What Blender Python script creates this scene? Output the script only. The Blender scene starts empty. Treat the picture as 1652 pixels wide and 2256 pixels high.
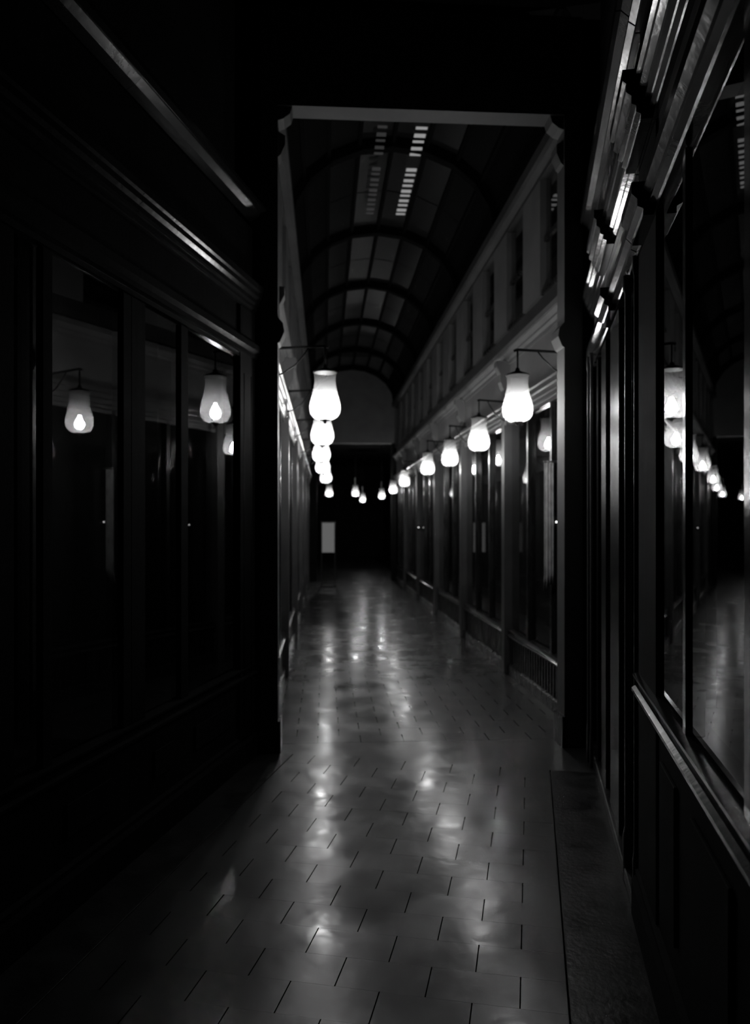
import bpy, math, random
from mathutils import Matrix, Vector
random.seed(7)
S = bpy.context.scene
C = S.collection
# ---------------------------------------------------------------- camera
EYE = 1.6
FPX = 1700.0
cam_d = bpy.data.cameras.new('camera')
cam = bpy.data.objects.new('camera', cam_d)
C.objects.link(cam)
cam.location = (0, 0, EYE)
cam.rotation_euler = (math.radians(90), 0, 0)
cam_d.sensor_fit = 'VERTICAL'
cam_d.sensor_height = 24.0
cam_d.lens = 24.0 * FPX / 2256.0
cam_d.shift_y = (1150 - 1128) / 2256.0
cam_d.clip_start = 0.05
cam_d.clip_end = 200
cam_d.dof.use_dof = True
cam_d.dof.focus_distance = 2.6
cam_d.dof.aperture_fstop = 1.75
S.camera = cam
# ---------------------------------------------------------------- world
W = bpy.data.worlds.new('night'); S.world = W
W.use_nodes = True
bg = W.node_tree.nodes['Background']
bg.inputs[0].default_value = (1, 1, 1, 1)
bg.inputs[1].default_value = 0.0012
# ---------------------------------------------------------------- exposure
S.view_settings.view_transform = 'Standard'
S.view_settings.look = 'None'
S.view_settings.gamma = 1.0
S.view_settings.exposure = 0.0
S.view_settings.use_curve_mapping = False
S.cycles.use_denoising = True
S.cycles.max_bounces = 10
S.cycles.transparent_max_bounces = 24
S.cycles.sample_clamp_indirect = 60.0
S.cycles.caustics_reflective = False
S.cycles.blur_glossy = 0.3
BULB = 85.0                  # brightness of the lamp bulbs
# ---------------------------------------------------------------- frames: the arcade bends at the archway
A_NEAR = math.atan(342 / FPX)          # bearing of the nearer stretch
A_FAR = -math.atan(111 / FPX)          # bearing of the farther stretch
NEAR = Matrix.Rotation(-A_NEAR, 4, 'Z')
FAR = Matrix.Rotation(-A_FAR, 4, 'Z')

# ---------------------------------------------------------------- materials
def mat(name, base=0.1, rough=0.5, spec=0.5, metal=0.0, noise=0.0, nscale=6.0, bump=0.0, bscale=30.0, coat=0.0, rvar=0.0, stretch=None):
    m = bpy.data.materials.new(name); m.use_nodes = True
    nt = m.node_tree; p = nt.nodes['Principled BSDF']
    p.inputs['Base Color'].default_value = (base, base, base, 1)
    p.inputs['Roughness'].default_value = rough
    p.inputs['Specular IOR Level'].default_value = spec
    p.inputs['Metallic'].default_value = metal
    p.inputs['Coat Weight'].default_value = coat
    p.inputs['Coat Roughness'].default_value = 0.12
    tc = nt.nodes.new('ShaderNodeNewGeometry')
    vec = tc.outputs['Position']
    if stretch:
        mp = nt.nodes.new('ShaderNodeMapping'); mp.inputs['Scale'].default_value = stretch
        nt.links.new(vec, mp.inputs['Vector']); vec = mp.outputs['Vector']
    if noise or rvar:
        n = nt.nodes.new('ShaderNodeTexNoise'); n.inputs['Scale'].default_value = nscale; n.inputs['Detail'].default_value = 4
        nt.links.new(vec, n.inputs['Vector'])
        if noise:
            r = nt.nodes.new('ShaderNodeMapRange'); r.inputs['From Min'].default_value = .3; r.inputs['From Max'].default_value = .7
            r.inputs['To Min'].default_value = base * (1 - noise); r.inputs['To Max'].default_value = base * (1 + noise)
            nt.links.new(n.outputs['Fac'], r.inputs['Value'])
            cc = nt.nodes.new('ShaderNodeCombineColor')
            for k in range(3): nt.links.new(r.outputs['Result'], cc.inputs[k])
            nt.links.new(cc.outputs[0], p.inputs['Base Color'])
        if rvar:
            r = nt.nodes.new('ShaderNodeMapRange'); r.inputs['From Min'].default_value = .3; r.inputs['From Max'].default_value = .7
            r.inputs['To Min'].default_value = max(.02, rough - rvar); r.inputs['To Max'].default_value = rough + rvar
            nt.links.new(n.outputs['Fac'], r.inputs['Value'])
            nt.links.new(r.outputs['Result'], p.inputs['Roughness'])
    if bump:
        n2 = nt.nodes.new('ShaderNodeTexNoise'); n2.inputs['Scale'].default_value = bscale; n2.inputs['Detail'].default_value = 3
        nt.links.new(vec, n2.inputs['Vector'])
        b = nt.nodes.new('ShaderNodeBump'); b.inputs['Strength'].default_value = bump; b.inputs['Distance'].default_value = 0.01
        nt.links.new(n2.outputs['Fac'], b.inputs['Height'])
        nt.links.new(b.outputs['Normal'], p.inputs['Normal'])
    return m

def glass(name, ior=1.6, tint=0.9, rough=0.0):
    m = bpy.data.materials.new(name); m.use_nodes = True
    nt = m.node_tree; nt.nodes.clear()
    out = nt.nodes.new('ShaderNodeOutputMaterial')
    tr = nt.nodes.new('ShaderNodeBsdfTransparent'); tr.inputs[0].default_value = (tint, tint, tint, 1)
    gl = nt.nodes.new('ShaderNodeBsdfGlossy'); gl.inputs['Roughness'].default_value = rough
    fr = nt.nodes.new('ShaderNodeFresnel'); fr.inputs['IOR'].default_value = ior
    ge = nt.nodes.new('ShaderNodeNewGeometry')
    inv = nt.nodes.new('ShaderNodeMath'); inv.operation = 'SUBTRACT'; inv.inputs[0].default_value = 1
    nt.links.new(ge.outputs['Backfacing'], inv.inputs[1])
    mu = nt.nodes.new('ShaderNodeMath'); mu.operation = 'MULTIPLY'
    nt.links.new(fr.outputs[0], mu.inputs[0]); nt.links.new(inv.outputs[0], mu.inputs[1])
    mx = nt.nodes.new('ShaderNodeMixShader')
    nt.links.new(mu.outputs[0], mx.inputs[0]); nt.links.new(tr.outputs[0], mx.inputs[1]); nt.links.new(gl.outputs[0], mx.inputs[2])
    nt.links.new(mx.outputs[0], out.inputs[0])
    return m

def shade_mat():
    m = bpy.data.materials.new('frosted_glass'); m.use_nodes = True
    nt = m.node_tree; nt.nodes.clear()
    out = nt.nodes.new('ShaderNodeOutputMaterial')
    tr = nt.nodes.new('ShaderNodeBsdfTransparent'); tr.inputs[0].default_value = (1, 1, 1, 1)
    tl = nt.nodes.new('ShaderNodeBsdfTranslucent'); tl.inputs[0].default_value = (.85, .85, .85, 1)
    mx = nt.nodes.new('ShaderNodeMixShader'); mx.inputs[0].default_value = .20
    nt.links.new(tr.outputs[0], mx.inputs[1]); nt.links.new(tl.outputs[0], mx.inputs[2])
    nt.links.new(mx.outputs[0], out.inputs[0])
    return m

def emit(name, s):
    m = bpy.data.materials.new(name); m.use_nodes = True
    nt = m.node_tree; nt.nodes.clear()
    out = nt.nodes.new('ShaderNodeOutputMaterial')
    e = nt.nodes.new('ShaderNodeEmission'); e.inputs[1].default_value = s
    nt.links.new(e.outputs[0], out.inputs[0])
    return m

M = dict(
    wood=mat('dark_polished_wood', .035, .28, .5, noise=.3, nscale=4, bump=.15, bscale=40, coat=.3, rvar=.06, stretch=(6, 6, 1)),
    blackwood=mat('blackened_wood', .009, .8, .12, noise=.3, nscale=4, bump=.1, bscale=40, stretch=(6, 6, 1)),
    dullgloss=mat('dull_dark_moulding', .02, .22, .5, bump=.1, bscale=25),
    upright=mat('highlight_pale_upright', .30, .35, .5, coat=.4),  # pale tone stands in for lamp highlights on dark polished mouldings
    polish=mat('smooth_dark_polish', .03, .24, .5, coat=.3, bump=.05, bscale=8),
    screen=emit('faint_backlight', .11),
    gloss=mat('varnished_moulding', .07, .16, .6, coat=.5, bump=.1, bscale=25),
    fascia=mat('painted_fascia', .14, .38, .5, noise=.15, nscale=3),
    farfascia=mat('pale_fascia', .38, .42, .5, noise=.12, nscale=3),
    roofiron=mat('dark_roof_iron', .006, .8, .1),  # even near-black tone for ribs, glazing bars and roof boards
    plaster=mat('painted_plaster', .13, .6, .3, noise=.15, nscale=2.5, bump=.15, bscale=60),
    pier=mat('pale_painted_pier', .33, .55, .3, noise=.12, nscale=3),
    darkwall=mat('dark_wall', .02, .7, .2, noise=.2, nscale=3),
    arch=mat('arch_paint', .26, .5, .4, noise=.1, nscale=4),
    iron=mat('black_iron', .03, .35, .5, metal=.4),
    brass=mat('aged_metal', .5, .3, .5, metal=.8),
    mortar=mat('joint_mortar', .006, .9, .1),
    border=mat('border_stone', .04, .36, .45, noise=.3, nscale=8, rvar=.08, bump=.2, bscale=40),
    glass=glass('window_glass', 1.95),
    roofglass=glass('roof_glass', 1.16, .9, .3),
    shade=shade_mat(),
    bulb=emit('bulb_glow', BULB),
    litpane=emit('lit_roof_pane', .28),
    litpane_dim=emit('dim_roof_pane', .03),
    led=emit('indicator_glow', 2.5),
    white=mat('white_card', .6, .6, .3),
    strip_sheet=mat('pale_strip_sheet', .8, .7, .2, noise=.3, nscale=12),  # for the added strip that stands in for a bright streak
)
def floor_mat():
    m = mat('polished_floor_stone', .035, .50, .5, noise=.35, nscale=3, rvar=.07, bump=.4, bscale=3.2, coat=1.0)
    nt = m.node_tree; p = nt.nodes['Principled BSDF']
    p.inputs['Coat IOR'].default_value = 1.56
    nt.links.new(p.inputs['Normal'].links[0].from_socket, p.inputs['Coat Normal'])
    # worn patches: the polish varies from place to place
    g = nt.nodes.new('ShaderNodeNewGeometry')
    n = nt.nodes.new('ShaderNodeTexNoise'); n.inputs['Scale'].default_value = 2.6; n.inputs['Detail'].default_value = 5; n.inputs['Roughness'].default_value = .6
    nt.links.new(g.outputs['Position'], n.inputs['Vector'])
    r = nt.nodes.new('ShaderNodeMapRange')
    for k, v in (('From Min', .35), ('From Max', .65), ('To Min', .13), ('To Max', .27)): r.inputs[k].default_value = v
    nt.links.new(n.outputs['Fac'], r.inputs['Value']); nt.links.new(r.outputs['Result'], p.inputs['Coat Roughness'])
    return m
M['tile'] = floor_mat()

# ---------------------------------------------------------------- helpers
_mesh_cache = {}
def box_mesh(sx, sy, sz, bev=0.0):
    key = (round(sx, 4), round(sy, 4), round(sz, 4), bev)
    if key in _mesh_cache: return _mesh_cache[key]
    me = bpy.data.meshes.new('box')
    x, y, z = sx / 2, sy / 2, sz / 2
    if bev:
        b = min(bev, x * .45, y * .45, z * .45)
        vs = []; 
        for (zz, i) in ((-z, b), (-z + b, 0), (z - b, 0), (z, b)):
            xi, yi = x - i, y - i
            vs += [(-xi, -yi, zz), (xi, -yi, zz), (xi, yi, zz), (-xi, yi, zz)]
        fs = [(3, 2, 1, 0), (12, 13, 14, 15)]
        for r in range(3):
            for k in range(4):
                a, c = r * 4 + k, r * 4 + (k + 1) % 4
                fs.append((a, c, c + 4, a + 4))
    else:
        vs = [(-x, -y, -z), (x, -y, -z), (x, y, -z), (-x, y, -z), (-x, -y, z), (x, -y, z), (x, y, z), (-x, y, z)]
        fs = [(3, 2, 1, 0), (4, 5, 6, 7), (0, 1, 5, 4), (1, 2, 6, 5), (2, 3, 7, 6), (3, 0, 4, 7)]
    me.from_pydata(vs, [], fs); me.update()
    _mesh_cache[key] = me
    return me

def link(name, me, mt, frame=None, loc=(0, 0, 0), parent=None, smooth=False):
    if mt is not None:
        if not me.materials: me.materials.append(mt)
        elif me.materials[0] != mt:
            key = (me.name, mt.name)
            if key in _mesh_cache: me = _mesh_cache[key]
            else:
                me2 = me.copy(); me2.materials[0] = mt; _mesh_cache[key] = me2; me = me2
    o = bpy.data.objects.new(name, me); C.objects.link(o)
    fr = frame if frame is not None else Matrix.Identity(4)
    mw = fr @ Matrix.Translation(Vector(loc))
    if parent is not None:
        o.parent = parent
        o.matrix_parent_inverse = Matrix.Identity(4)
        o.matrix_local = world_of(parent).inverted() @ mw
    else:
        o.matrix_local = mw
    _world[o.name] = mw
    if smooth:
        for p in me.polygons: p.use_smooth = True
    return o
_world = {}
def world_of(o): return _world[o.name]

def tag(o, label=None, cat=None, group=None, kind=None):
    if label: o['label'] = label
    if cat: o['category'] = cat
    if group: o['group'] = group
    if kind: o['kind'] = kind
    return o

def empty(name, frame, loc, label=None, cat=None, group=None, kind=None):
    o = bpy.data.objects.new(name, None); C.objects.link(o)
    o.empty_display_size = .1
    mw = frame @ Matrix.Translation(Vector(loc))
    o.matrix_local = mw; _world[o.name] = mw
    return tag(o, label, cat, group, kind)

def bx(name, mt, frame, u0, u1, t0, t1, z0, z1, parent=None, bev=0.0):
    me = box_mesh(abs(u1 - u0), abs(t1 - t0), abs(z1 - z0), bev)
    return link(name, me, mt, frame, ((u0 + u1) / 2, (t0 + t1) / 2, (z0 + z1) / 2), parent)

def prism_t(name, mt, frame, pts, t0, t1, parent=None, origin=(0, 0)):
    """closed outline pts (u, z) extruded along t"""
    n = len(pts)
    area = sum(pts[i][0] * pts[(i + 1) % n][1] - pts[(i + 1) % n][0] * pts[i][1] for i in range(n))
    if area < 0: pts = pts[::-1]
    h = (t1 - t0) / 2
    vs = [(u, -h, z) for u, z in pts] + [(u, h, z) for u, z in pts]
    fs = [tuple(range(n)), tuple(reversed(range(n, 2 * n)))]
    for i in range(n):
        j = (i + 1) % n
        fs.append((i + n, j + n, j, i))
    me = bpy.data.meshes.new(name); me.from_pydata(vs, [], fs); me.update()
    return link(name, me, mt, frame, (0, (t0 + t1) / 2, 0), parent)

def lathe(name, mt, frame, loc, prof, parent=None, seg=24, close=False):
    vs, fs = [], []
    for (r, z) in prof:
        for k in range(seg):
            a = 2 * math.pi * k / seg
            vs.append((r * math.cos(a), r * math.sin(a), z))
    for i in range(len(prof) - 1):
        for k in range(seg):
            k2 = (k + 1) % seg
            fs.append((i * seg + k, i * seg + k2, (i + 1) * seg + k2, (i + 1) * seg + k))
    if close:
        fs.append(tuple(reversed(range(seg)))); fs.append(tuple(range((len(prof) - 1) * seg, len(prof) * seg)))
    me = bpy.data.meshes.new(name); me.from_pydata(vs, [], fs); me.update()
    return link(name, me, mt, frame, loc, parent, smooth=True)

def tube(name, mt, frame, pts, r, parent=None, seg=8):
    """round bar through points given in the frame's coordinates"""
    pts = [Vector(p) for p in pts]; o0 = pts[0].copy()
    vs, fs = [], []
    for i, p in enumerate(pts):
        d = (pts[min(i + 1, len(pts) - 1)] - pts[max(i - 1, 0)]).normalized()
        a = d.cross(Vector((0, 1, 0)))
        if a.length < .2: a = d.cross(Vector((1, 0, 0)))
        a.normalize(); b = d.cross(a)
        for k in range(seg):
            q = p - o0 + (a * math.cos(2 * math.pi * k / seg) + b * math.sin(2 * math.pi * k / seg)) * r
            vs.append(tuple(q))
    for i in range(len(pts) - 1):
        for k in range(seg):
            k2 = (k + 1) % seg
            fs.append((i * seg + k, (i + 1) * seg + k, (i + 1) * seg + k2, i * seg + k2))
    fs.append(tuple(range(seg))); fs.append(tuple(reversed(range((len(pts) - 1) * seg, len(pts) * seg))))
    me = bpy.data.meshes.new(name); me.from_pydata(vs, [], fs); me.update()
    return link(name, me, mt, frame, tuple(o0), parent, smooth=True)

# moulding profiles: (v, z) with v = how far the face stands out into the arcade, z relative to the base
P_CORNICE = [(0, 0), (.02, 0), (.02, .03), (.045, .05), (.045, .07), (.075, .10), (.095, .10), (.095, .15), (0, .15)]
P_EDGE = [(0, .06), (.03, .08), (.06, .11), (.06, .12), (.095, .125), (.095, .15), (0, .15)]
P_MID = [(0, 0), (.018, 0), (.018, .02), (.034, .028), (.034, .05), (.05, .058), (.05, .085), (.068, .10), (.068, .13), (.08, .14), (.08, .18), (0, .18)]
P_HEAD = [(0, 0), (.015, 0), (.015, .025), (.035, .035), (.035, .06), (.055, .08), (.055, .12), (0, .12)]
P_BAND = [(0, 0), (.02, 0), (.02, .035), (.035, .045), (.035, .075), (.05, .085), (.05, .125), (.07, .135), (.07, .175), (.085, .185), (.085, .22), (0, .22)]
P_SILL = [(0, 0), (.02, 0), (.034, .012), (.034, .024), (.02, .034), (.005, .036), (.005, .062), (.02, .064), (.03, .072), (.03, .082), (0, .092)]
P_BASE = [(0, 0), (.035, 0), (.035, .14), (.02, .16), (.02, .18), (0, .2)]
def run(name, mt, frame, uw, side, prof, zb, t0, t1, parent, extra=0.0):
    pts = [(uw - side * (v + (extra if v > 0 else 0)), zb + z) for v, z in prof]
    # the back of the profile sinks a little into the wall
    pts = [(uw + side * .02, z) if abs(u - uw) < 1e-9 else (u, z) for u, z in pts]
    return prism_t(name, mt, frame, pts, t0, t1, parent)

# ================================================================ large structure
UL, UR = -1.87, .44          # near stretch: faces of the two shop walls
FL, FR = -.43, 1.95          # far stretch
TL, TR = 5.03, 5.62          # ends of the near shop walls at the archway
SA = 5.38                    # front of the archway (far frame)
floor = tag(bx('floor', M['mortar'], Matrix.Identity(4), -6, 6, -3.5, 42, -.14, -.012), 'joint bed under the polished stone floor', kind='structure')
tag(bx('wall_left', M['darkwall'], NEAR, -2.75, -2.6, -3.2, 4.7, 0, 5.2), kind='structure')
tag(bx('wall_left', M['darkwall'], NEAR, -2.6, UL - .04, -3.2, 4.80, 3.24, 5.2), kind='structure')
tag(bx('wall_right', M['darkwall'], NEAR, 1.25, 1.4, -3.2, 5.64, 0, 5.2), kind='structure')
tag(bx('wall_right', M['darkwall'], NEAR, UR + .04, 1.25, -3.2, 5.6, 3.24, 5.2), kind='structure')
tag(bx('wall_back', M['darkwall'], NEAR, -2.75, 1.4, -3.35, -3.2, 0, 5.2), kind='structure')
tag(bx('ceiling', M['darkwall'], NEAR, -2.75, 1.4, -3.35, 5.55, 5.2, 5.3), kind='structure')

# archway between the two stretches
JL, JR = -.324, 1.699
ZS = 4.49
ar = empty('archway', FAR, ((JL + JR) / 2, SA + .085, 0), 'tall plain archway framing the brighter stretch of the arcade', 'archway')
bx('jamb', M['arch'], FAR, JL - .12, JL, SA, SA + .17, 0, 5.19, ar)
bx('jamb', M['arch'], FAR, JR, JR + .13, SA, SA + .17, 0, 5.19, ar)
bx('lintel', M['arch'], FAR, JL, JR, SA, SA + .17, ZS, 5.19, ar)
tag(bx('wall_end', M['darkwall'], FAR, JL - 1.2, JL - .12, SA, SA + .17, 0, 5.19), 'dark return wall left of the archway', kind='structure')
tag(bx('wall_end', M['darkwall'], FAR, JR + .13, JR + 1.3, SA + .02, SA + .17, 0, 5.19), 'dark return wall right of the archway', kind='structure')
for u, s in ((JL, 1), (JR, -1)):
    prism_t('haunch', M['arch'], FAR, [(u, ZS), (u + s * .10, ZS), (u + s * .085, ZS - .05), (u + s * .04, ZS - .085), (u, ZS - .1)], SA + .01, SA + .16, ar)
    prism_t('corbel', M['arch'], FAR, [(u, ZS - .17), (u + s * .05, ZS - .2), (u + s * .05, ZS - .26), (u + s * .02, ZS - .33), (u, ZS - .35)], SA + .02, SA + .15, ar)
    prism_t('impost', M['arch'], FAR, [(u, 3.02), (u + s * .035, 2.98), (u + s * .045, 2.92), (u + s * .015, 2.85), (u, 2.84)], SA, SA + .17, ar)
    bx('plinth', M['wood'], FAR, u - s * .01, u + s * .02, SA - .015, SA + .185, 0, .22, ar)

# far stretch: walls and vault
S0, S1 = 5.57, 21.0
tag(bx('wall_left', M['darkwall'], FAR, FL - .95, FL - .8, 5.5, 36, 0, 5.0), kind='structure')
tag(bx('wall_right', M['darkwall'], FAR, FR + .8, FR + .95, 5.6, 36, 0, 4.9), kind='structure')
PIER0, PSTEP, PW = 6.78, 1.27, .60
def upper_wall(name, uw, side, s0, lab):
    w = tag(bx(name, M['plaster'], FAR, uw, uw + side * .8, s0, S1, 3.42, 3.62), lab, kind='structure')
    s_ = PIER0 - 2 * PSTEP
    while s_ < S1:
        a, b = max(s_, s0), min(s_ + PW, S1)
        if b - a > .1:
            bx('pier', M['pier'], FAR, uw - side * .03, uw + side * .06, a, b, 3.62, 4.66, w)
        a2, b2 = max(s_ + PW, s0), min(s_ + PSTEP, S1)
        if b2 - a2 > .1:
            sash = bx('window_rail', M['wood'], FAR, uw + side * .005, uw + side * .045, a2, b2, 4.1, 4.14, w)
            bx('window_sill', M['wood'], FAR, uw - side * .02, uw + side * .05, a2, b2, 3.62, 3.66, w)
            bx('pane', M['glass'], FAR, uw + side * .022, uw + side * .03, a2, b2, 3.66, 4.1, w)
            bx('pane', M['glass'], FAR, uw + side * .022, uw + side * .03, a2, b2, 4.14, 4.66, w)
        s_ += PSTEP
    bx('back_panel', M['darkwall'], FAR, uw + side * .3, uw + side * .8, s0, S1, 3.62, 4.66, w)
    run('eaves_cornice', M['plaster'], FAR, uw, side, [(0, 0), (.03, 0), (.03, .04), (.08, .07), (.12, .07), (.12, .17), (0, .17)], 4.66, s0, S1, w)
    bx('wall_head', M['plaster'], FAR, uw + side * .02, uw + side * .8, s0, S1, 4.66, 4.95, w)
    return w
upper_wall('wall_right', FR, 1, S0, 'upper storey wall with pale piers between dark windows')
upper_wall('wall_left', FL, -1, S0, 'upper storey wall above the left shops of the far stretch')

# vaulted glass roof
vc, vw, vz, vr = (FL + FR) / 2, (FR - FL) / 2 + .02, 4.83, 1.0
roof = empty('ceiling', FAR, (vc, 13, vz), kind='structure')
NS = 10
def vp(k, dr=0.0):
    a = math.pi * (1 - k / NS)
    return (vc + (vw + dr) * math.cos(a), vz + (vr + dr) * math.sin(a))
def arc_rib(s, w, name='rib', d=.09):
    outer = [vp(k, .03) for k in range(NS + 1)]; inner = [vp(k, -d) for k in range(NS + 1)]
    vs, fs = [], []
    for yy in (-w / 2, w / 2):
        vs += [(u, yy, z) for u, z in outer] + [(u, yy, z) for u, z in inner]
    n = NS + 1
    for k in range(NS):
        fs += [(k, k + 1, n + k + 1, n + k), (2 * n + k + 1, 2 * n + k, 3 * n + k, 3 * n + k + 1),
               (n + k, n + k + 1, 3 * n + k + 1, 3 * n + k), (k + 1, k, 2 * n + k, 2 * n + k + 1)]
    key = ('rib', w, d)
    if key not in _mesh_cache:
        me = bpy.data.meshes.new('rib'); me.from_pydata(vs, [], fs); me.update(); _mesh_cache[key] = me
    return link(name, _mesh_cache[key], M['roofiron'], FAR, (0, s, 0), roof)
ribs = [6.0 + 2.54 * i for i in range(7)]
for i, s in enumerate(ribs[:-1] + [S1 - .06]): arc_rib(s, .12)
def quad_pane(k, s0, s1, mt, name='pane', f0=0.0, f1=1.0, lift=0.0):
    p, q = vp(k), vp(k + 1)
    a = (p[0] + (q[0] - p[0]) * f0, p[1] + (q[1] - p[1]) * f0 - lift); b = (p[0] + (q[0] - p[0]) * f1, p[1] + (q[1] - p[1]) * f1 - lift)
    h = (s1 - s0) / 2; th = .008
    vs = [(a[0], -h, a[1]), (b[0], -h, b[1]), (b[0], h, b[1]), (a[0], h, a[1])]
    vs += [(x, y, z + th) for x, y, z in vs]
    fs = [(3, 2, 1, 0), (4, 5, 6, 7), (0, 1, 5, 4), (1, 2, 6, 5), (2, 3, 7, 6), (3, 0, 4, 7)]
    me = bpy.data.meshes.new('pane'); me.from_pydata(vs, [], fs); me.update()
    return link(name, me, mt, FAR, (0, (s0 + s1) / 2, 0), roof)
for k in range(NS):
    if k in (0, 1, NS - 2, NS - 1):
        quad_pane(k, 5.56, S1, M['roofiron'], 'roof_board')
    else:
        for i in range(len(ribs) - 1):
            for j in range(2):
                a = ribs[i] + j * 1.27 + .02; b = a + 1.23
                quad_pane(k, a, b, M['roofglass'])
        quad_pane(k, 5.56, 5.94, M['roofglass'])
for k in range(1, NS):
    u, z = vp(k)
    bx('glazing_bar', M['roofiron'], FAR, u - .018, u + .018, 5.56, S1, z - .05, z + .01, roof)
# small panes of the roof with light behind them
for u0, du, mt in ((.95, .12, M['litpane']), (.55, .10, M['litpane_dim'])):
    s = 7.98
    for n in range(15):
        if n == 5: s += .22
        L = (.035, .06, .03, .05)[n % 4]
        o = bx('lit_pane', mt, FAR, u0, u0 + du, s, s + L, 5.70, 5.712, roof)
        o['label'] = 'small lit roof pane' if mt is M['litpane'] else 'dim lit roof pane'
        s += .145
# end portal and what lies behind it
en = tag(bx('wall_end', M['pier'], FAR, FL, FR, S1, S1 + .3, 3.75, 6.1), 'pale gable wall above the dark far opening', kind='structure')
bx('jamb', M['darkwall'], FAR, FL, FL + .22, S1, S1 + .3, 0, 3.75, en)
bx('jamb', M['darkwall'], FAR, FR - .12, FR, S1, S1 + .3, 0, 3.75, en)
tag(bx('wall_back', M['darkwall'], FAR, FL - .95, FR + .95, 36, 36.2, 0, 4.4), kind='structure')
tag(bx('ceiling', M['darkwall'], FAR, FL - .8, FR + .8, S1 + .3, 36, 4.2, 4.3), kind='structure')

# ---------------------------------------------------------------- floor tiles
TW, TD = .314, .18
def tile_mesh(w, d):
    return box_mesh(w - .0045, d - .0003, .012)
tiles_cnt = 0
stuff = {'NEAR': [], 'FAR': []}
def lay(frame, key, ulo, uhi, t0, t1, near_t, u_off):
    global tiles_cnt
    r = 0; t = t0
    while t < t1 - 1e-6:
        off = u_off + (TW / 2 if r % 2 else 0)
        k = math.floor((ulo - off) / TW)
        while True:
            a = off + k * TW; b = a + TW
            if a >= uhi: break
            a2, b2 = max(a, ulo), min(b, uhi)
            if b2 - a2 > .02:
                h = random.uniform(-.00008, .00004)
                if near_t[0] <= t <= near_t[1]:
                    o = link('tile', tile_mesh(b2 - a2, TD), M['tile'], frame @ Matrix.Translation(((a2 + b2) / 2, t + TD / 2, -.006 + h)) @ Matrix.Rotation(random.gauss(0, .00012), 4, 'X') @ Matrix.Rotation(random.gauss(0, .00012), 4, 'Y'), (0, 0, 0), floor)
                    tiles_cnt += 1
                else: stuff[key].append((a2, b2, t, t + TD, h))
            k += 1
        t += TD; r += 1
def stuff_mesh(frame, boxes):
    vs, fs = [], []
    for a, b, t0, t1, h in boxes:
        n = len(vs); g = .0025; e = .0002
        tx, ty = random.gauss(0, .00012), random.gauss(0, .00012)
        for z in (-.012, 0):
            for u, t in ((a + g, t0 + e), (b - g, t0 + e), (b - g, t1 - e), (a + g, t1 - e)):
                vs.append((u, t, z + h + ((u - a) * tx + (t - t0) * ty if z == 0 else 0)))
        fs += [(n + 4, n + 5, n + 6, n + 7), (n, n + 1, n + 5, n + 4), (n + 1, n + 2, n + 6, n + 5), (n + 2, n + 3, n + 7, n + 6), (n + 3, n, n + 4, n + 7)]
    me = bpy.data.meshes.new('tiles'); me.from_pydata(vs, [], fs); me.update()
    tag(link('distant_tiles', me, M['tile'], frame, (0, 0, 0), floor), kind='stuff')
lay(NEAR, 'NEAR', -1.603, .124, -3.2 + .02, 5.1, (2.2, 6), -.033)
bx('border_slab', M['border'], NEAR, -1.87, -1.606, -3.2, 5.1, -.012, .0, floor, .001)
bx('border_slab', M['border'], NEAR, .128, .46, -3.2, 5.1, -.012, .0, floor, .001)
# stretch beyond the archway, starting on a line along the archway's back
lay(FAR, 'FAR', FL - .1, FR + .1, 5.60, 21.1, (5.0, 7.6), -.05)
# wedge between the two tile fields: one threshold stone slab
thr = [NEAR @ Vector((-1.87, 5.1, 0)), NEAR @ Vector((.46, 5.1, 0)), FAR @ Vector((FR + .1, 5.598, 0)), FAR @ Vector((FL - .1, 5.598, 0))]
vs = [(p.x, p.y, 0) for p in thr] + [(p.x, p.y, -.012) for p in thr]
me = bpy.data.meshes.new('threshold'); me.from_pydata(vs, [], [(0, 1, 2, 3), (7, 6, 5, 4), (0, 4, 5, 1), (1, 5, 6, 2), (2, 6, 7, 3), (3, 7, 4, 0)]); me.update()
link('threshold_slab', me, M['tile'], None, (0, 0, 0), floor)
tag(bx('back_floor', M['tile'], FAR, FL - .2, FR + .2, 21.12, 36, -.012, 0, floor), kind=None)
stuff_mesh(NEAR, stuff['NEAR']); stuff_mesh(FAR, stuff['FAR'])

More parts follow.
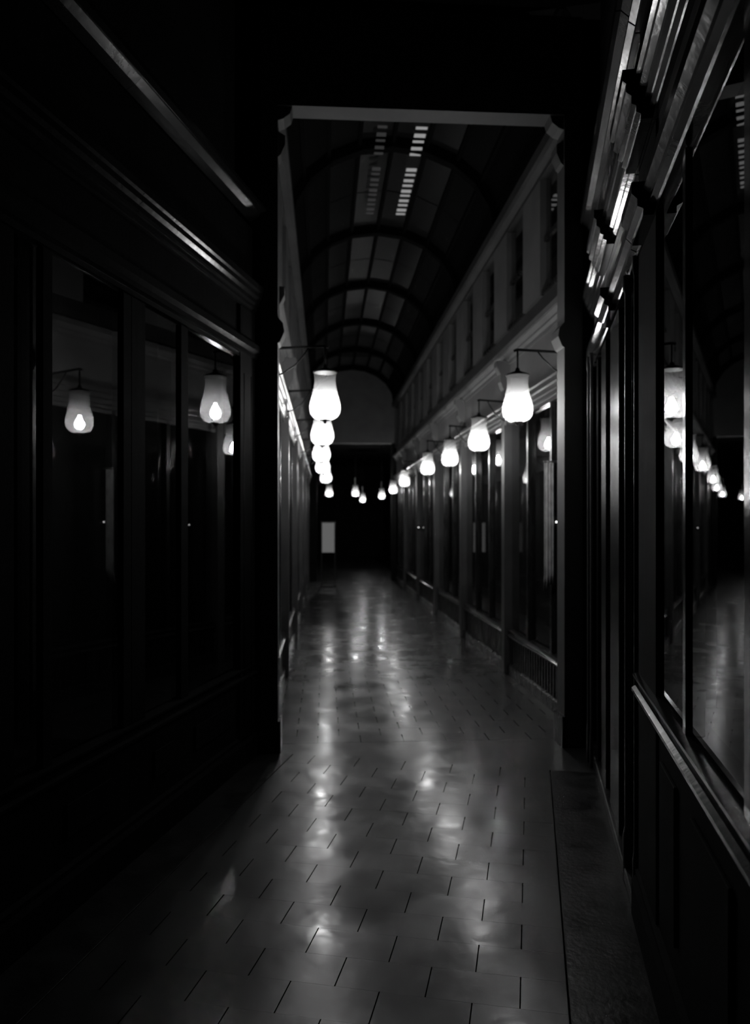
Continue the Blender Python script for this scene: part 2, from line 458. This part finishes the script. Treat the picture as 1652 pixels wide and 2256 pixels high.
# ================================================================ shopfronts
def shopfront(frame, uw, side, t0, t1, posts, label, near, sill_z=.95, vp_=.05, vm=.025, low='gloss', glass_top=2.68, top=3.75, group=None, pil=()):
    """posts: list of (a, b) solid uprights along t; panes fill between"""
    r = empty('shopfront', frame, (uw, (t0 + t1) / 2, 0), label, 'shopfront', group)
    X = lambda v: uw - side * v
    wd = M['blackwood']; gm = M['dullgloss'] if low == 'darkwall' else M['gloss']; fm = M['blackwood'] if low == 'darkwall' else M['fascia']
    # stall riser with raised panels
    bx('stall_riser', wd, frame, X(0), X(-.12), t0, t1, 0, sill_z, r)
    run('plinth', wd, frame, uw, side, P_BASE, 0, t0, t1, r)
    run('sill', M['gloss'] if low == 'gloss' else wd, frame, uw, side, P_SILL, sill_z - .05, t0, t1, r)
    bx('fascia', fm, frame, X(.0), X(-.12), t0, t1, glass_top + .10, 3.05 if near else 3.25, r)
    run('head_moulding', gm, frame, uw, side, P_HEAD, glass_top, t0, t1, r)
    if near:
        run('frieze_moulding', gm, frame, uw, side, P_MID, 3.02, t0, t1, r)
        run('cornice', gm, frame, uw, side, P_EDGE if low == 'darkwall' else P_CORNICE, top - .15, t0, t1, r)
        bx('upper_board', wd, frame, X(0), X(-.038), t0, t1, 3.19, top - .14, r)
    else:
        run('cornice', M['fascia'], frame, uw, side, P_CORNICE, 3.25, t0, t1, r)
    prev = t0
    for (a, b) in posts:
        w = b - a
        if w > .16:
            bx('pilaster', wd, frame, X(vp_), X(-.1), a, b, .0, glass_top + (.34 if near else .1), r, .006)
            # fluting: three thin vertical beads
            nb = max(2, int(w / .14))
            for i in range(nb if low == 'darkwall' else 0):
                c = a + w * (i + .5) / nb
                lathe('bead', wd, frame, (X(vp_ - .014), c, 0), [(.018, .25), (.018, glass_top - .1)], r, 10, True)
        else:
            bx('mullion', gm if low == 'gloss' else wd, frame, X(vm), X(-.05), a, b, sill_z + .03, glass_top, r, .008)
    edges = [t0] + [x for p in posts for x in p] + [t1]
    for i in range(0, len(edges), 2):
        a, b = edges[i], edges[i + 1]
        if b - a < .05: continue
        pn = bx('pane', M['glass'], frame, X(-.006), X(-.014), a, b, sill_z + .06, glass_top + .005, r)
        # riser panel under each pane
        if near:
            bx('riser_panel', wd, frame, X(.012), X(0), a + .1, b - .1, .3, sill_z - .16, r, .004) if b - a > .35 else None
    bx('display_back', M['darkwall'], frame, X(-.6), X(-.62), t0, t1 - .2, .0, 3.2, r)
    bx('display_floor', M['darkwall'], frame, X(-.12), X(-.6), t0, t1 - .2, sill_z - .2, sill_z - .05, r)
    return r

# ---- near left wall
shopfront(NEAR, UL, -1, 3.372, TL, [(3.374, 3.505), (3.905, 3.99), (4.755, 5.02)],
          'dark left shopfront beside the archway, lamps mirrored in its panes', True, sill_z=.6, vp_=.02, vm=.01, low='darkwall')
shopfront(NEAR, UL, -1, -3.1, 3.37, [(-.6, -.2), (1.0, 1.08), (1.7, 1.78), (2.44, 2.518), (2.693, 2.751), (3.30, 3.368)],
          'nearest left shopfront, almost lost in darkness', True, sill_z=.6, vp_=.02, vm=.01, low='darkwall')
# ---- near right wall
sr = shopfront(NEAR, UR, 1, -3.1, 3.30, [(-.4, .0), (.62, .68), (1.665, 1.725), (2.345, 2.385), (2.85, 3.29)],
          'nearest right shopfront with double sill line and mirrored floor', True, sill_z=.95, vp_=.008, vm=.004)
# ---- moulded door recess next to the archway on the right
dr = empty('shop_doorway', NEAR, (UR, 4.3, 0), 'narrow doorway with polished upright mouldings right of the archway', 'doorway')
X = lambda v: UR - v
bx('door_leaf', M['wood'], NEAR, X(-.10), X(-.14), 3.31, TR, .02, 2.68, dr)
for (a, b) in ((3.97, 4.38), (4.64, 4.92), (5.16, 5.27)):
    bx('flat_upright', M['polish'], NEAR, X(.012), X(-.09), a, b, .0, 2.66, dr, .004)
for (a, b) in ((3.40, 3.94), (4.40, 4.62), (4.94, 5.14)):
    bx('door_panel', M['blackwood'], NEAR, X(-.085), X(-.10), a, b, .25, .85, dr, .005)
    bx('door_pane', M['glass'], NEAR, X(-.085), X(-.098), a, b, 1.0, 2.5, dr)
for c, rr, v in ((3.345, .010, .01), (3.61, .016, .01), (5.20, .008, .05), (5.33, .008, .06), (5.44, .010, .05)):
    lathe('upright_moulding', M['upright'], NEAR, (X(v), c, 0), [(rr * 1.5, .0), (rr * 1.5, .2), (rr, .24), (rr, 2.62), (rr * 1.5, 2.64), (rr * 1.5, 2.7)], dr, 14, True)
bx('head_board', M['fascia'], NEAR, X(0), X(-.14), 3.31, TR, 2.72, 3.05, dr)
run('head_moulding', M['gloss'], NEAR, UR, 1, P_HEAD, 2.68, 3.31, TR, dr)
run('frieze_moulding', M['gloss'], NEAR, UR, 1, P_MID, 3.02, 3.31, TR, dr)
run('cornice', M['gloss'], NEAR, UR, 1, P_CORNICE, 3.60, 3.31, TR, dr)
bx('upper_board', M['wood'], NEAR, X(0), X(-.038), 3.31, TR, 3.19, 3.62, dr)
# cornices break forward over pilasters on the right
for (a, b, q) in ((2.85, 3.29, sr), (4.10, 4.62, dr)):
    run('cornice_break', M['gloss'], NEAR, UR - .04, 1, P_MID, 3.02, a, b, q)
    run('cornice_break', M['gloss'], NEAR, UR - .035, 1, P_HEAD, 2.68, a, b - .3 * (b - a), q)
bx('step', M['border'], NEAR, X(.03), X(-.2), 3.31, TR, 0, .06, dr, .005)

# ---- far shopfronts: one built, the rest copied
ordinal = ['first', 'second', 'third', 'fourth', 'fifth', 'sixth']
ULEN = 2.49
def far_unit(uw, side, s0, length):
    r = empty('shopfront', FAR, (uw, s0, 0))
    X = lambda v: uw - side * v
    s1 = s0 + length
    zs, gt = .44, 2.68
    bx('stall_riser', M['wood'], FAR, X(0), X(-.1), s0, s1, 0, zs, r)
    nb = int(length / .09)
    for i in range(nb):
        c = s0 + .14 + (length - .2) * i / nb
        bx('batten', M['wood'], FAR, X(.012), X(0), c, c + .04, .12, zs - .05, r)
    run('plinth', M['wood'], FAR, uw, side, [(0, 0), (.03, 0), (.03, .1), (0, .12)], 0, s0, s1, r)
    run('sill', M['gloss'], FAR, uw, side, P_SILL, zs - .05, s0, s1, r)
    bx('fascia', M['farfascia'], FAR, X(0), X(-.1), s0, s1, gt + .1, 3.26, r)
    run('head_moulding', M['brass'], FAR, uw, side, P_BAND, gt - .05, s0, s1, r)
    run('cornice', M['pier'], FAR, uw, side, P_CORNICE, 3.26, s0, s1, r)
    bx('pilaster', M['fascia'], FAR, X(.06), X(-.1), s0, s0 + .13, 0, 3.0, r, .006)
    prism_t('console', M['pier'], FAR, [(X(0), 3.3), (X(.14), 3.3), (X(.14), 3.24), (X(.10), 3.16), (X(.10), 3.08), (X(.065), 3.0), (X(0), 2.98)], s0 - .0, s0 + .13, r)
    lights = 3 if length > 2 else 2
    w = (length - .13) / lights
    for i in range(lights):
        a = s0 + .13 + w * i
        bx('pane', M['glass'], FAR, X(-.02), X(-.028), a, a + w, zs + .06, gt + .005, r)
        if i:
            bx('mullion', M['wood'], FAR, X(.02), X(-.05), a - .025, a + .025, zs + .04, gt, r, .006)
    bx('display_back', M['darkwall'], FAR, X(-.62), X(-.64), s0, s1, 0, 3.3, r)
    bx('display_floor', M['darkwall'], FAR, X(-.1), X(-.62), s0, s1, zs - .15, zs - .04, r)
    return r
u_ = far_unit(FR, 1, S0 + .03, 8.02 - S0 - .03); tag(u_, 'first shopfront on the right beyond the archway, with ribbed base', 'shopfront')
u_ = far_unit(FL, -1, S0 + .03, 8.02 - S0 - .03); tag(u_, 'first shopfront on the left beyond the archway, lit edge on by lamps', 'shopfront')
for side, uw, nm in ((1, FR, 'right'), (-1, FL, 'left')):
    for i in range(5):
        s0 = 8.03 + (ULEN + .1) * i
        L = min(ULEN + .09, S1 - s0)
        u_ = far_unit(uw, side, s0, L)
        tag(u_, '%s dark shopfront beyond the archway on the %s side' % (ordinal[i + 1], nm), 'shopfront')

# ================================================================ lamps
SHADE = [(.036, -.112), (.062, -.108), (.088, -.094), (.106, -.068), (.113, -.035), (.112, -.005), (.104, .035), (.094, .07), (.085, .105), (.079, .14), (.076, .17), (.078, .205), (.083, .232)]
lamp_proto = {}
def lamp_parts(frame, root_loc, r, scale, arm):
    x, y, z = root_loc
    k = scale
    if 'shade' not in lamp_proto:
        o = lathe('shade', M['shade'], frame, root_loc, SHADE, r, 28)
        lamp_proto['shade'] = o.data
    else: link('shade', lamp_proto['shade'], M['shade'], frame, root_loc, r)
    def shared(name, mt, prof, seg, close=True):
        if name not in lamp_proto:
            lamp_proto[name] = lathe(name, mt, frame, root_loc, prof, r, seg, close).data
        else: link(name, lamp_proto[name], mt, frame, root_loc, r)
    shared('bulb', M['bulb'], [(.004, -.085), (.022, -.080), (.036, -.066), (.042, -.045), (.038, -.022), (.026, .002), (.016, .02), (.013, .035)], 14)
    shared('bulb_holder', M['brass'], [(.020, -.118), (.020, -.098), (.015, -.09), (.015, -.08)], 10)
    shared('finial', M['brass'], [(.004, -.138), (.012, -.131), (.012, -.122), (.038, -.116), (.038, -.110)], 16)
    shared('gallery', M['iron'], [(.080, .228), (.086, .228), (.086, .238), (.020, .262), (.012, .285)], 20)
    tube('rod', M['iron'], frame, [(x, y, z + .27), (x, y, z + .42)], .007, r)
    ux = arm
    tube('arm', M['iron'], frame, [(ux, y, z + .40), (x, y, z + .42), (x + (x - ux) * .06, y, z + .41)], .010, r)
    # scroll brace under the arm
    d = x - ux
    pts = [(ux, y, z + .20), (ux + d * .18, y, z + .22), (ux + d * .42, y, z + .28), (ux + d * .6, y, z + .36), (ux + d * .68, y, z + .408)]
    tube('scroll_brace', M['iron'], frame, pts, .006, r)
    sgn = 1 if d > 0 else -1
    bx('wall_plate', M['brass'], frame, ux - sgn * .004, ux + sgn * .012, y - .035, y + .035, z + .16, z + .46, r, .004)
ZL = EYE + .85
def lamp(px, py, label, side, d=None, group=None):
    Y = FPX * .85 / (1150 - py) if d is None else d
    Xw = (px - 826) / FPX * Y; z = EYE + (1150 - py) / FPX * Y
    inv = FAR.inverted() @ Vector((Xw, Y, z))
    u, s = inv.x, inv.y
    r = empty('hanging_lamp', FAR, (u, s, z + .42), label, 'lamp', group)
    arm = {1: FR - .06, -1: FL + .06, 0: u - .3}[side]
    if side == 0:
        arm = u - .02
    lamp_parts(FAR, (u, s, z), r, 1, arm)
    if side == 0:
        tube('rod', M['iron'], FAR, [(u, s, z + .42), (u, s, 4.2)], .007, r)
    return r
R = [(1140, 896, 'largest glass lamp on the right, nearest beyond the archway, hung before lit moulding'),
     (1055, 970, 'second glass lamp from the archway on the right wall'),
     (991, 1008, 'third glass lamp from the archway on the right wall'),
     (942, 1030, 'fourth glass lamp from the archway on the right wall'),
     (891, 1060, 'fifth glass lamp from the archway on the right wall')]
for px, py, lb in R: lamp(px, py, lb, 1)
lamp(866, 1078, 'sixth glass lamp along the right wall, partly behind the fifth', 1)
Lf = [(716, 891, 'largest glass lamp on the left, topmost of the stacked column'),
      (710, 955, 'second glass lamp down in the left stacked column'),
      (708, 998, 'third glass lamp down in the left stacked column'),
      (711, 1027, 'fourth glass lamp down in the left stacked column'),
      (718, 1051, 'fifth glass lamp down in the left stacked column'),
      (725, 1086, 'lowest and farthest glass lamp in the left stacked column')]
for px, py, lb in Lf: lamp(px, py, lb, -1)
lamp(783, 1086, 'small distant lamp hanging alone in the dark far opening', 0, 23.5)
lamp(799, 1100, 'tiny far lamp just right of and below the lone distant one', 0, 28)
lamp(841, 1092, 'distant lamp at the far opening, left of the right hand row', 0, 25)

# ================================================================ small things
def at(px, py, Y): return Vector(((px - 826) / FPX * Y, Y, EYE + (1150 - py) / FPX * Y))
def led(px, py, Y, lb):
    p = at(px, py, Y)
    r = empty('alarm_light', Matrix.Identity(4), tuple(p), lb, 'indicator light')
    bx('housing', M['iron'], Matrix.Identity(4), p.x - .03, p.x + .03, p.y + .004, p.y + .03, p.z - .045, p.z + .045, r, .004)
    bx('lens', M['led'], Matrix.Identity(4), p.x - .008, p.x + .008, p.y - .002, p.y + .006, p.z - .008, p.z + .008, r)
for a in ((1166, 1157, 7.9, 'tiny bright light inside the right shop window below the lamps'),
          (1226, 1150, 6.5, 'tiny light behind the shop pane closest to the right archway jamb'),
          (922, 1162, 15.8, 'small bright light in the distance on the right shop side')):
    led(*a)
# added pale strip, stands in for a bright streak at the first right-hand shop window
v = Vector((1.89, 6.40, 0))
r = empty('streak_stand_in', FAR, (v.x, v.y, 1.05), 'added pale strip standing in for a bright streak by the first right shop window', 'added_strip')
n = 16
vs, fs = [], []
for j in range(9):
    zz = 1.02 + (2.1 - 1.02) * j / 8
    for i in range(n + 1):
        s_ = i / n
        vs.append((v.x - .035 + .07 * s_, v.y + .015 * math.sin(s_ * 18) + (.02 if j == 0 else 0), zz + (.06 * (s_) if j == 0 else 0)))
for j in range(8):
    for i in range(n): fs.append((j * (n + 1) + i, j * (n + 1) + i + 1, (j + 1) * (n + 1) + i + 1, (j + 1) * (n + 1) + i))
me = bpy.data.meshes.new('strip_sheet'); me.from_pydata([(a - v.x, b - v.y, c - 1.05) for a, b, c in vs], [], fs); me.update()
o = link('strip_sheet', me, M['strip_sheet'], FAR, (v.x, v.y, 1.05), r, smooth=True)
sm = o.modifiers.new('thick', 'SOLIDIFY'); sm.thickness = .008
tube('rail', M['brass'], FAR, [(v.x - .05, v.y, 2.11), (FR + .03, v.y, 2.11)], .007, r)
# pale notice board at the far end on the left
p = at(723, 1185, 19.0); v = FAR.inverted() @ p
r = empty('notice_board', FAR, (v.x, v.y, 0), 'faintly backlit pale notice board far away under the left lamps', 'notice board')
bx('panel', M['screen'], FAR, v.x - .15, v.x + .15, v.y, v.y + .02, .85, 1.58, r)
for s in (-1, 1): bx('leg', M['iron'], FAR, v.x + s * .165 - .015, v.x + s * .165 + .015, v.y, v.y + .03, .03, 1.62, r)
bx('frame_top', M['iron'], FAR, v.x - .15, v.x + .15, v.y, v.y + .03, 1.585, 1.615, r)
bx('base', M['iron'], FAR, v.x - .2, v.x + .2, v.y - .12, v.y + .16, 0, .03, r, .004)
